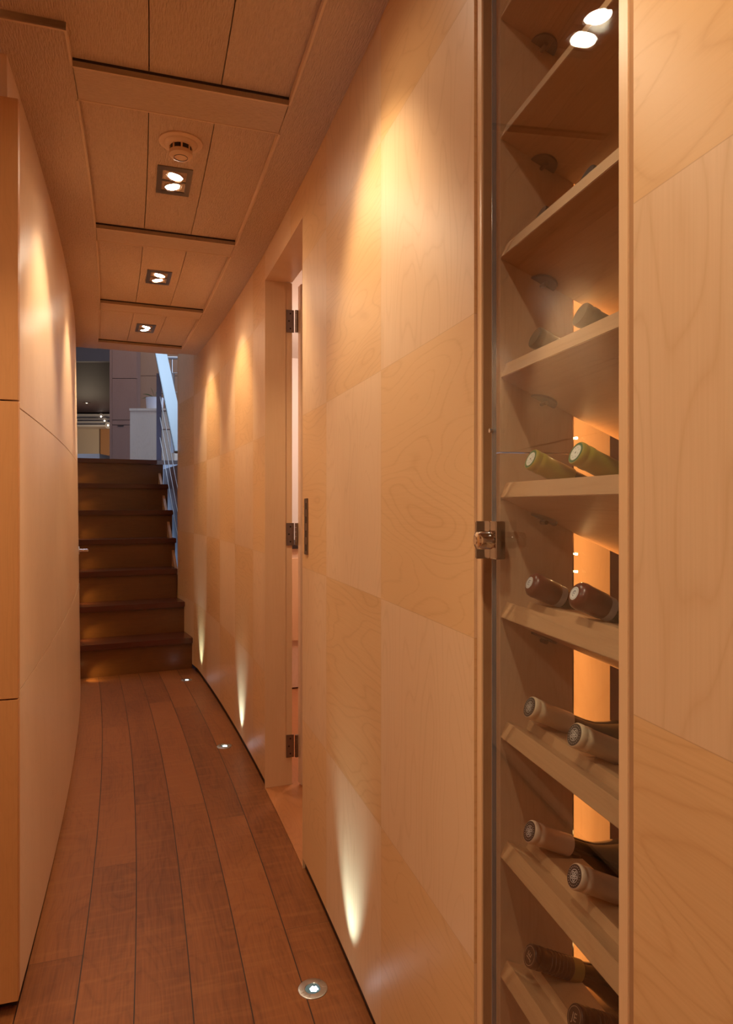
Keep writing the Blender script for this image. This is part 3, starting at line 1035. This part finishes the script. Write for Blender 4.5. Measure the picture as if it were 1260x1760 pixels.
# ------------------------------------------------------------------ floor lights
for u, v, lab in ((0.220, -0.094, 'round steel floor light nearest the camera, by the right wall'),
                  (1.913, -0.081, 'middle recessed floor light past the doorway'),
                  (3.218, -0.094, 'recessed floor light farthest away, at the foot of the stairs')):
    root = empty('floor_light', P(u, v, 0), lab, 'floor light', 'recessed floor lights along the right wall')
    o0 = P(u, v, 0)
    a = MB(); a.lathe(o0, ZV, [(0.0002, .0345), (.0016, .0340), (.0022, .0325), (.0022, .0190), (.0010, .0180), (.0006, .0180)], 48)
    for i in range(16):
        an = 2 * PI * i / 16 + .2
        p0 = o0 + Vector((math.cos(an) * .0215, math.sin(an) * .0215, .0022))
        p1 = o0 + Vector((math.cos(an) * .0315, math.sin(an) * .0315, .0022))
        if i % 8 in (0, 1, 2, 3): a.tube(p0, p1, .0006, 6)
    a.build('trim_ring', M['steel'], root, smooth=True)
    a = MB(); a.lathe(o0, ZV, [(0.0004, .0180), (.0010, .0175), (.0016, .0125), (.0016, 0)], 32)
    a.build('lens', plain('blue_grey_lens', (0.10, 0.22, 0.30), 0.1, coat=0.8), root, smooth=True)
    a = MB()
    t_, n_ = TN(u)
    for i in range(7):
        an = 2 * PI * i / 6
        rr = 0.0068 if i < 6 else 0
        a.lathe(o0 - t_ * .003 + n_ * .002 + Vector((math.cos(an) * rr, math.sin(an) * rr, .0016)), ZV, [(0, .0030), (.0008, .0022), (.0011, 0)], 14)
    a.build('led', M['ledon'], root, smooth=True)
    lamp('SPOT', o0 + ZV * .006, FLOORLED, (0.55, 0.88, 1.0), ZV + n_ * 0.36, size=0.008, angle=58, blend=1.0)

# ------------------------------------------------------------------ left cabin door handle (its door sits flush in the curved wall)
hd = empty('door_handle', P(3.06, -0.735, 0.857), 'steel lever handle on the flush left-hand wall door near the stairs', 'door handle')
t_, n_ = TN(3.06)
o0 = P(3.06, -0.737, 0.860)
a = MB(); a.lathe(o0, n_, [(0, .024), (.006, .024), (.008, .020), (.008, 0)], 28)
a.build('rose', M['steel'], hd, smooth=True)
a = MB(); a.lathe(o0 - ZV * .21, n_, [(0, .020), (.006, .020), (.008, .016), (.008, 0)], 24)
a.build('rose', M['steel'], hd, smooth=True)
a = MB(); a.tube(o0 + n_ * .006, o0 + n_ * .052, .0085, 16)
a.tube(o0 + n_ * .048, o0 + n_ * .050 + t_ * .11, .0085, 16)
a.build('lever', M['chrome'], hd, smooth=True)

# ------------------------------------------------------------------ staircase
stc = empty('staircase', P(3.5, -0.4, 0), 'steep dark teak staircase rising at the end of the corridor', 'staircase')
RISE, GO = 0.217, 0.236
rx = [330, 320, 306, 303, 299.5, 291, 282]


def vfor(px, u):
    """offset across the corridor whose picture column is px"""
    lo, hi = -0.4, 0.15
    for _ in range(40):
        md = (lo + hi) / 2
        q_ = P(u, md)
        if 630 + F * q_.x / q_.y < px: lo = md
        else: hi = md
    return (lo + hi) / 2


VL_ST = -0.765
for k in range(1, 8):
    u0 = 3.50 + GO * (k - 1)
    vr = min(vfor(rx[k - 1], u0), -0.004)
    if k <= 3: vr = -0.045 * (u0 - WE) / (3.97 - WE) - 0.0006      # the lowest three meet the wall panel
    z = RISE * k
    a = MB()
    d_ = GO + 0.03 if k < 7 else 0.9
    a.blk(u0, u0 + d_, VL_ST, vr, z - 0.038, z, step=0.2)
    a.build('tread', M['nosing'], stc, bevel=0.003)
    a = MB()
    a.blk(u0 + .025, u0 + .045, VL_ST, vr - (.0005 if k <= 3 else .004), z - RISE, z - .038, step=0.2)
    a.build('riser', M['stair'], stc)
# stringer boards beside the treads
a = MB()
nn_ = 24
for i in range(nn_):
    ua, ub = 3.60 + (4.92 - 3.60) * i / nn_, 3.60 + (4.92 - 3.60) * (i + 1) / nn_
    za, zb_ = (ua - 3.5) / GO * RISE, (ub - 3.5) / GO * RISE
    va = -0.002 - 0.055 * max(0, (ua - 3.53) / 1.39) ** .8 if False else float(np.interp(ua, [3.53, 3.97, 4.92], [-0.002, -0.046, -0.052]))
    vb = float(np.interp(ub, [3.53, 3.97, 4.92], [-0.002, -0.046, -0.052]))
    sr = 0.10 if i >= 8 else -0.02
    A = [P(ua, va, za - .35), P(ua, va + .02, za - .35), P(ua, va + .02, za + sr), P(ua, va, za + sr)]
    B = [P(ub, vb, zb_ - .35), P(ub, vb + .02, zb_ - .35), P(ub, vb + .02, zb_ + sr), P(ub, vb, zb_ + sr)]
    for q_ in (A, B):
        for p_ in q_: p_.z = max(p_.z, 0.0)
    if i >= 6:
        for m_ in range(4):
            a.face([A[m_], A[(m_ + 1) % 4], B[(m_ + 1) % 4], B[m_]])
a.build('stringer', M['maple_end'], stc)
# walls beside the stairwell
s = MB()
s.blk(3.46, 5.0, -0.80, -0.765, 0.0, 1.50)
tag(s.build('wall_stair', M['maple']), kind='structure')
s = MB()
s.blk(3.40, 5.1, 0.021, 0.04, 0.0, 1.45)
tag(s.build('wall_stair', M['stair']), kind='structure')

# handrail with flat bar and rods
hr_ = empty('stair_railing', P(4.9, -0.10, 1.519), 'brushed steel stair railing with flat handrail and thin rods', 'railing')
top_ = at(275, 600, 6.02); bot_ = at(312, 778, 5.12)
dr = (bot_ - top_).normalized()
side = dr.cross(ZV).normalized()
nrm = side.cross(dr).normalized()
a = MB()
topx = top_ - dr * 0.15
a.box(topx - side * 0.05 - nrm * .012, side * 0.10, (bot_ - topx), nrm * 0.024)
a.build('handrail', plain('satin_aluminium', (0.34, 0.36, 0.36), 0.38, 1.0), hr_, bevel=0.004)
for i, dz in enumerate((0.42, 0.60, 0.78)):
    a = MB()
    p0 = top_ - ZV * dz + side * 0.0
    p1 = bot_ - ZV * dz + dr * 0.1
    a.tube(p0, p1, .0038, 10)
    a.build('rod', M['steel'], hr_, smooth=True)
a = MB()
pb_ = at(273, 789, 6.02)
a.abox((pb_.x - .021, 6.02, 1.519), (pb_.x + .021, 6.032, 1.519 + .77))
a.build('post', plain('post_steel', (0.16, 0.13, 0.15), 0.3, 1.0), hr_)

# landing floor & upper deck balustrade
ld_ = MB()
pL = at(100, 788, 6.0)
ld_.abox((-4.6, 5.95, 1.480), (-0.5, 19.0, 1.516))
tag(ld_.build('floor_upper', wood('upper_floor', (0.30, 0.27, 0.26), (0.24, 0.2, 0.19), 'V', 0.3)), kind='structure')

br_ = empty('balustrade', at(296, 780, 6.5), 'steel balustrade with posts and cross bars on the upper landing', 'balustrade')
a = MB()
A_, B_ = at(283, 615, 6.4), at(330, 616, 6.4)
a.tube(A_, B_, .014, 14)
a.build('top_tube', M['steel'], br_, smooth=True)
for px0, px1, y0, y1 in ((294, 299, 640, 775), ):
    a = MB()
    q0, q1 = at(px0, y1, 6.45), at(px1, y0, 6.45)
    a.abox((q0.x, 6.44, q0.z - .02), (q1.x, 6.47, q1.z))
    a.build('post', M['steel'], br_)
a = MB()
q0, q1 = at(295.5, 641, 6.42), at(295.5, 616, 6.42)
a.tube(q0, q1, .006, 10); a.build('stem', M['steel'], br_, smooth=True)
for yy, r_ in ((641, .004), (674, .003), (706, .006), (738, .006)):
    a = MB(); a.tube(at(277, yy, 6.46), at(330, yy, 6.46), r_, 10)
    a.build('cross_bar', M['steel'] if r_ < .005 else M['bronze'], br_, smooth=True)

# ------------------------------------------------------------------ upper saloon
def pxbox(name, x0, x1, y0, y1, Y, depth, m, parent=None, loc=None, bevel=0.0):
    a = MB()
    p0, p1 = at(x0, y1, Y), at(x1, y0, Y)
    a.abox((p0.x, Y, p0.z), (p1.x, Y + depth, p1.z))
    return a.build(name, m, parent, bevel=bevel)


mp = wood('saloon_panel_mauve', (0.30, 0.17, 0.13), (0.25, 0.135, 0.10), 'V', 0.4)
mp2 = wood('saloon_panel_tan', (0.34, 0.20, 0.13), (0.29, 0.165, 0.105), 'V', 0.4)
wd = empty('wardrobe', at(212, 789, 9.0), 'tall flat-fronted wardrobe with stacked doors on the upper deck', 'wardrobe')
wd.location.z = 1.516
for (x0, x1, y0, y1) in ((193, 234.5, 480, 650), (193, 234.5, 651, 721.5), (193, 234.5, 731, 800)):
    pxbox('door', x0, x1, y0, y1, 9.0, .03, mp, wd)
a = MB(); p0, p1 = at(188.5, 800, 9.0), at(235, 480, 9.0)
a.abox((p0.x, 9.03, 1.516), (p1.x, 9.6, p1.z)); a.build('body', mp, wd)
pxbox('drawer', 193, 234.5, 722.5, 730, 9.0, .03, mp, wd)
pxbox('side_post', 188.5, 192.6, 480, 800, 9.0, .03, mp, wd)
pxbox('handle', 202, 212, 731.2, 732.4, 8.985, .014, M['hole'], wd)
s = MB()
for (x0, x1, y0, y1) in ((235, 330, 480, 645.6), (235, 330, 646.4, 800)):
    p0, p1 = at(x0, y1, 9.15), at(x1, y0, 9.15)
    s.abox((p0.x, 9.15, max(p0.z, 1.516)), (p1.x, 9.19, p1.z))
tag(s.build('wall_upper', mp2), kind='structure')

cb = empty('low_cabinet', at(250, 789, 7.0), 'pale wooden low cabinet at the top of the stairs carrying the white planter', 'cabinet')
cb.location.z = 1.516
pale = wood('pale_maple', (0.80, 0.66, 0.52), (0.70, 0.55, 0.42), 'V', 0.4, ring=0.35)
a = MB(); p0, p1 = at(223.5, 790, 7.0), at(300, 706, 7.0)
a.abox((p0.x, 7.0, 1.516), (p1.x, 7.4, p1.z)); a.build('body', pale, cb)
a = MB(); q1 = at(300, 702, 7.0)
a.abox((p0.x - .004, 6.99, p1.z), (p1.x, 7.41, q1.z)); a.build('top', pale, cb)

pt = empty('planter', at(265, 702, 7.2), 'white ribbed planter with thin leaves on the low cabinet', 'planter')
c0 = at(266, 702, 7.2)
c0.z = at(0, 702, 7.0).z + .001
a = MB()
pr = []
hh_ = 0.135
for i in range(15):
    pr.append((hh_ * i / 14, 0.082 + 0.008 * i / 14 + (0.002 if i % 2 else 0)))
pr += [(hh_ + .003, .093), (hh_ + .003, .084), (hh_ - .02, .083), (hh_ - .02, 0)]
a.lathe(c0, ZV, pr, 32)
a.build('pot', plain('white_ceramic', (0.72, 0.70, 0.74), 0.4), pt, smooth=True)
lf = plain('leaf_green', (0.10, 0.10, 0.03), 0.5)
for (dx, dz, dy) in ((-.135, .055, .02), (-.125, -.002, -.03), (.05, .16, .02), (.02, .10, .03), (-.04, .12, -.02), (.1, .06, 0)):
    a = MB()
    base = c0 + ZV * (hh_ - .02)
    prev = None
    for i in range(9):
        tt_ = i / 8
        p_ = base + Vector((dx * tt_, dy * tt_, .02 + (.05 + dz) * tt_ - .05 * tt_ ** 2 * 1.2))
        w_ = 0.006 * math.sin(PI * min(1, tt_ * .9 + .1)) + .0008
        cur = (p_ + Vector((0, 0, w_)), p_ - Vector((0, 0, w_)), p_ + Vector((0, .002, 0)))
        if prev:
            a.face([prev[0], cur[0], cur[2], prev[2]]); a.face([prev[2], cur[2], cur[1], prev[1]]); a.face([prev[1], cur[1], cur[0], prev[0]])
        prev = cur
    a.build('leaf', lf, pt)

# far part of the saloon: dark soffit, pale cornices, cream wall panel, warm cupboard
Zs = at(0, 621, 11.6).z
s = MB(); s.abox((-9, 11.6, Zs), (-2, 18.6, Zs + .05))
tag(s.build('ceiling_saloon', plain('mauve_soffit', (0.060, 0.034, 0.040), 0.6)), kind='structure')
s = MB(); s.abox((-9, 11.5, Zs - .02), (-2, 11.6, Zs + .7))
tag(s.build('trim_5', plain('grey_fascia', (0.26, 0.21, 0.20), 0.5)), kind='structure')
pw_ = plain('white_cornice', (0.82, 0.76, 0.70), 0.4)
s = MB()
for i, (y0, y1, Y) in enumerate(((711.5, 718, 18.0), (719, 723, 17.9), (724, 729, 17.8), (730, 733, 17.7))):
    p0, p1 = at(100, y1, Y), at(190, y0, Y)
    s.abox((p0.x - 1, Y, p0.z), (p1.x + .3, Y + .6, p1.z))
tag(s.build('trim_6', pw_), kind='structure')
s = MB(); p0, p1 = at(100, 800, 18.6), at(200, 690, 18.6)
s.abox((p0.x - 1, 18.6, 1.5), (p1.x + 1, 18.7, Zs)); tag(s.build('wall_saloon', plain('brown_wall', (0.22, 0.12, 0.07), 0.6)), kind='structure')
s = MB(); p0, p1 = at(120, 781, 18.3), at(170.5, 734, 18.3)
s.abox((p0.x, 18.3, 1.516), (p1.x, 18.58, p1.z))
o = s.build('room_divider', plain('cream_panel', (0.78, 0.64, 0.46), 0.5))
tag(o, 'cream panel far away at the back of the upper saloon', 'panel')
s = MB(); p0, p1 = at(172.5, 789, 18.3), at(193, 733, 18.3)
s.abox((p0.x, 18.31, 1.516), (p1.x, 18.58, p1.z))
o = s.build('bookcase', plain('warm_cupboard', (0.62, 0.30, 0.12), 0.5)); tag(o, 'warm orange cupboard beside the far cream panel', 'cupboard')
s = MB(); p0, p1 = at(128, 789, 9.2), at(171, 780, 9.2)
s.abox((p0.x, 9.2, 1.516), (p1.x, 9.9, p1.z)); o = s.build('bench', plain('pale_blue_bench', (0.62, 0.66, 0.74), 0.4)); tag(o, 'low pale blue-grey bench on the upper deck behind the stair top', 'bench')
for px, py, Y, m_ in ((149, 692, 15.4, 'ceiling'), (174, 716, 17.7, 'cornice'), (180, 723.5, 17.6, 'cornice'), (186, 731, 17.5, 'cornice')):
    q_ = at(px, py, Y)
    if m_ == 'ceiling':
        q_ = at(px, py, (Zs - ZC) * F / (HOR - py)); q_.z = Zs
        dv_ = -ZV
        lab = 'single round spotlight in the dark saloon soffit'
    else:
        dv_ = Vector((0, -1, 0)); q_.y = Y + .2
        q_ = at(px, py, {716: 18.0, 723.5: 17.9, 731: 17.7}[py])
        lab = {716: 'upper of the three small spotlights on the pale saloon cornice', 723.5: 'middle of the three small spotlights on the pale saloon cornice', 731: 'lowest of the three small spotlights on the pale saloon cornice'}[py]
    rt_ = empty('spotlight', q_, lab, 'ceiling light', 'small spotlights in the upper saloon')
    a = MB(); a.lathe(q_, dv_, [(0, .085), (.012, .080), (.012, .05)], 24); a.build('rim', M['bezel'] if m_ == 'ceiling' else pw_, rt_, smooth=True)
    a = MB(); a.lathe(q_, dv_, [(.004, .032), (.012, .02), (.014, 0)], 20); a.build('bulb', M['lampsoft'], rt_, smooth=True)

# shell of the upper deck
s = MB()
s.abox((-9.2, 5.0, 1.3), (-9.0, 19, 5.0)); 
s.abox((-9.2, 19, 1.3), (0.6, 19.2, 5.0))
tag(s.build('wall_upper', mp2), kind='structure')
s = MB(); s.abox((-9.2, 4.6, 4.4), (-2.6, 19.2, 4.6)); s.abox((-1.0, 4.6, 4.4), (0.6, 19.2, 4.6)); s.abox((-2.6, 4.6, 4.4), (-1.0, 5.2, 4.6)); s.abox((-2.6, 6.9, 4.4), (-1.0, 19.2, 4.6)); s.abox((-9.2, 4.25, 2.2), (0.6, 4.4, 4.6))
tag(s.build('ceiling_upper', M['paint']), kind='structure')
s = MB(); s.abox((-9.0, 5.0, 1.30), (-4.6, 19, 1.516)); tag(s.build('floor_upper', mp2), kind='structure')
s = MB()
s.abox((0.4, 5.0, 1.3), (0.6, 6.2, 4.6)); s.abox((0.4, 8.9, 1.3), (0.6, 19, 4.6)); s.abox((0.4, 6.2, 1.3), (0.6, 8.9, 2.2)); s.abox((0.4, 6.2, 3.9), (0.6, 8.9, 4.6))
tag(s.build('wall_upper', mp2), kind='structure')
wn_ = MB()
wn_.abox((0.42, 6.2, 2.2), (0.58, 6.26, 3.9)); wn_.abox((0.42, 8.84, 2.2), (0.58, 8.9, 3.9)); wn_.abox((0.42, 6.2, 2.2), (0.58, 8.9, 2.26)); wn_.abox((0.42, 6.2, 3.84), (0.58, 8.9, 3.9)); wn_.abox((0.42, 7.5, 2.2), (0.58, 7.56, 3.9))
tag(wn_.build('window_1', M['paint']), kind='structure')
wn_ = MB()
wn_.abox((-2.6, 5.2, 4.42), (-2.54, 6.9, 4.55)); wn_.abox((-1.06, 5.2, 4.42), (-1.0, 6.9, 4.55)); wn_.abox((-2.6, 5.2, 4.42), (-1.0, 5.26, 4.55)); wn_.abox((-2.6, 6.84, 4.42), (-1.0, 6.9, 4.55))
tag(wn_.build('window_2', M['paint']), kind='structure')
lamp('AREA', (-1.8, 6.05, 4.75), SKY, (0.58, 0.76, 1.0), (0, 0, -1), size=1.5, size_y=1.6)
lamp('AREA', (0.75, 7.55, 3.05), DAY, (0.55, 0.72, 1.0), (-1, -0.1, -0.15), size=2.6, size_y=1.6)
lamp('POINT', at(150, 770, 16.6), 16, (1.0, 0.78, 0.55), size=0.3)
lamp('POINT', (-3.0, 7.4, 3.9), 14, (1.0, 0.8, 0.62), size=0.15)
# small step lights let into the wall on the left of the stairs
for k in range(0, 7):
    u0 = 3.43 + GO * k
    c_ = P(u0, -0.762 if k else -0.728, RISE * k + .075)
    t_, n_ = TN(u0)
    rt_ = empty('step_light', c_, 'small step light low in the left wall beside the stairs, at ' + ('floor level', 'first tread', 'second tread', 'third tread', 'fourth tread', 'fifth tread', 'sixth tread')[k], 'step light', 'step lights up the left of the stairs')
    a = MB(); a.lathe(c_, n_, [(0, .022), (.003, .021), (.003, .014)], 20); a.build('rim', M['steel'], rt_, smooth=True)
    a = MB(); a.lathe(c_ + n_ * .002, n_, [(0, .014), (.002, .010), (.0025, 0)], 16); a.build('lens', M['leddot'], rt_, smooth=True)
    lamp('SPOT', c_ + n_ * .012, 0.6 if k < 3 else 0.35, (1.0, 0.80, 0.28), n_ * 0.75 - ZV * 0.42 + t_ * 0.25, size=0.01, angle=95, blend=0.9)
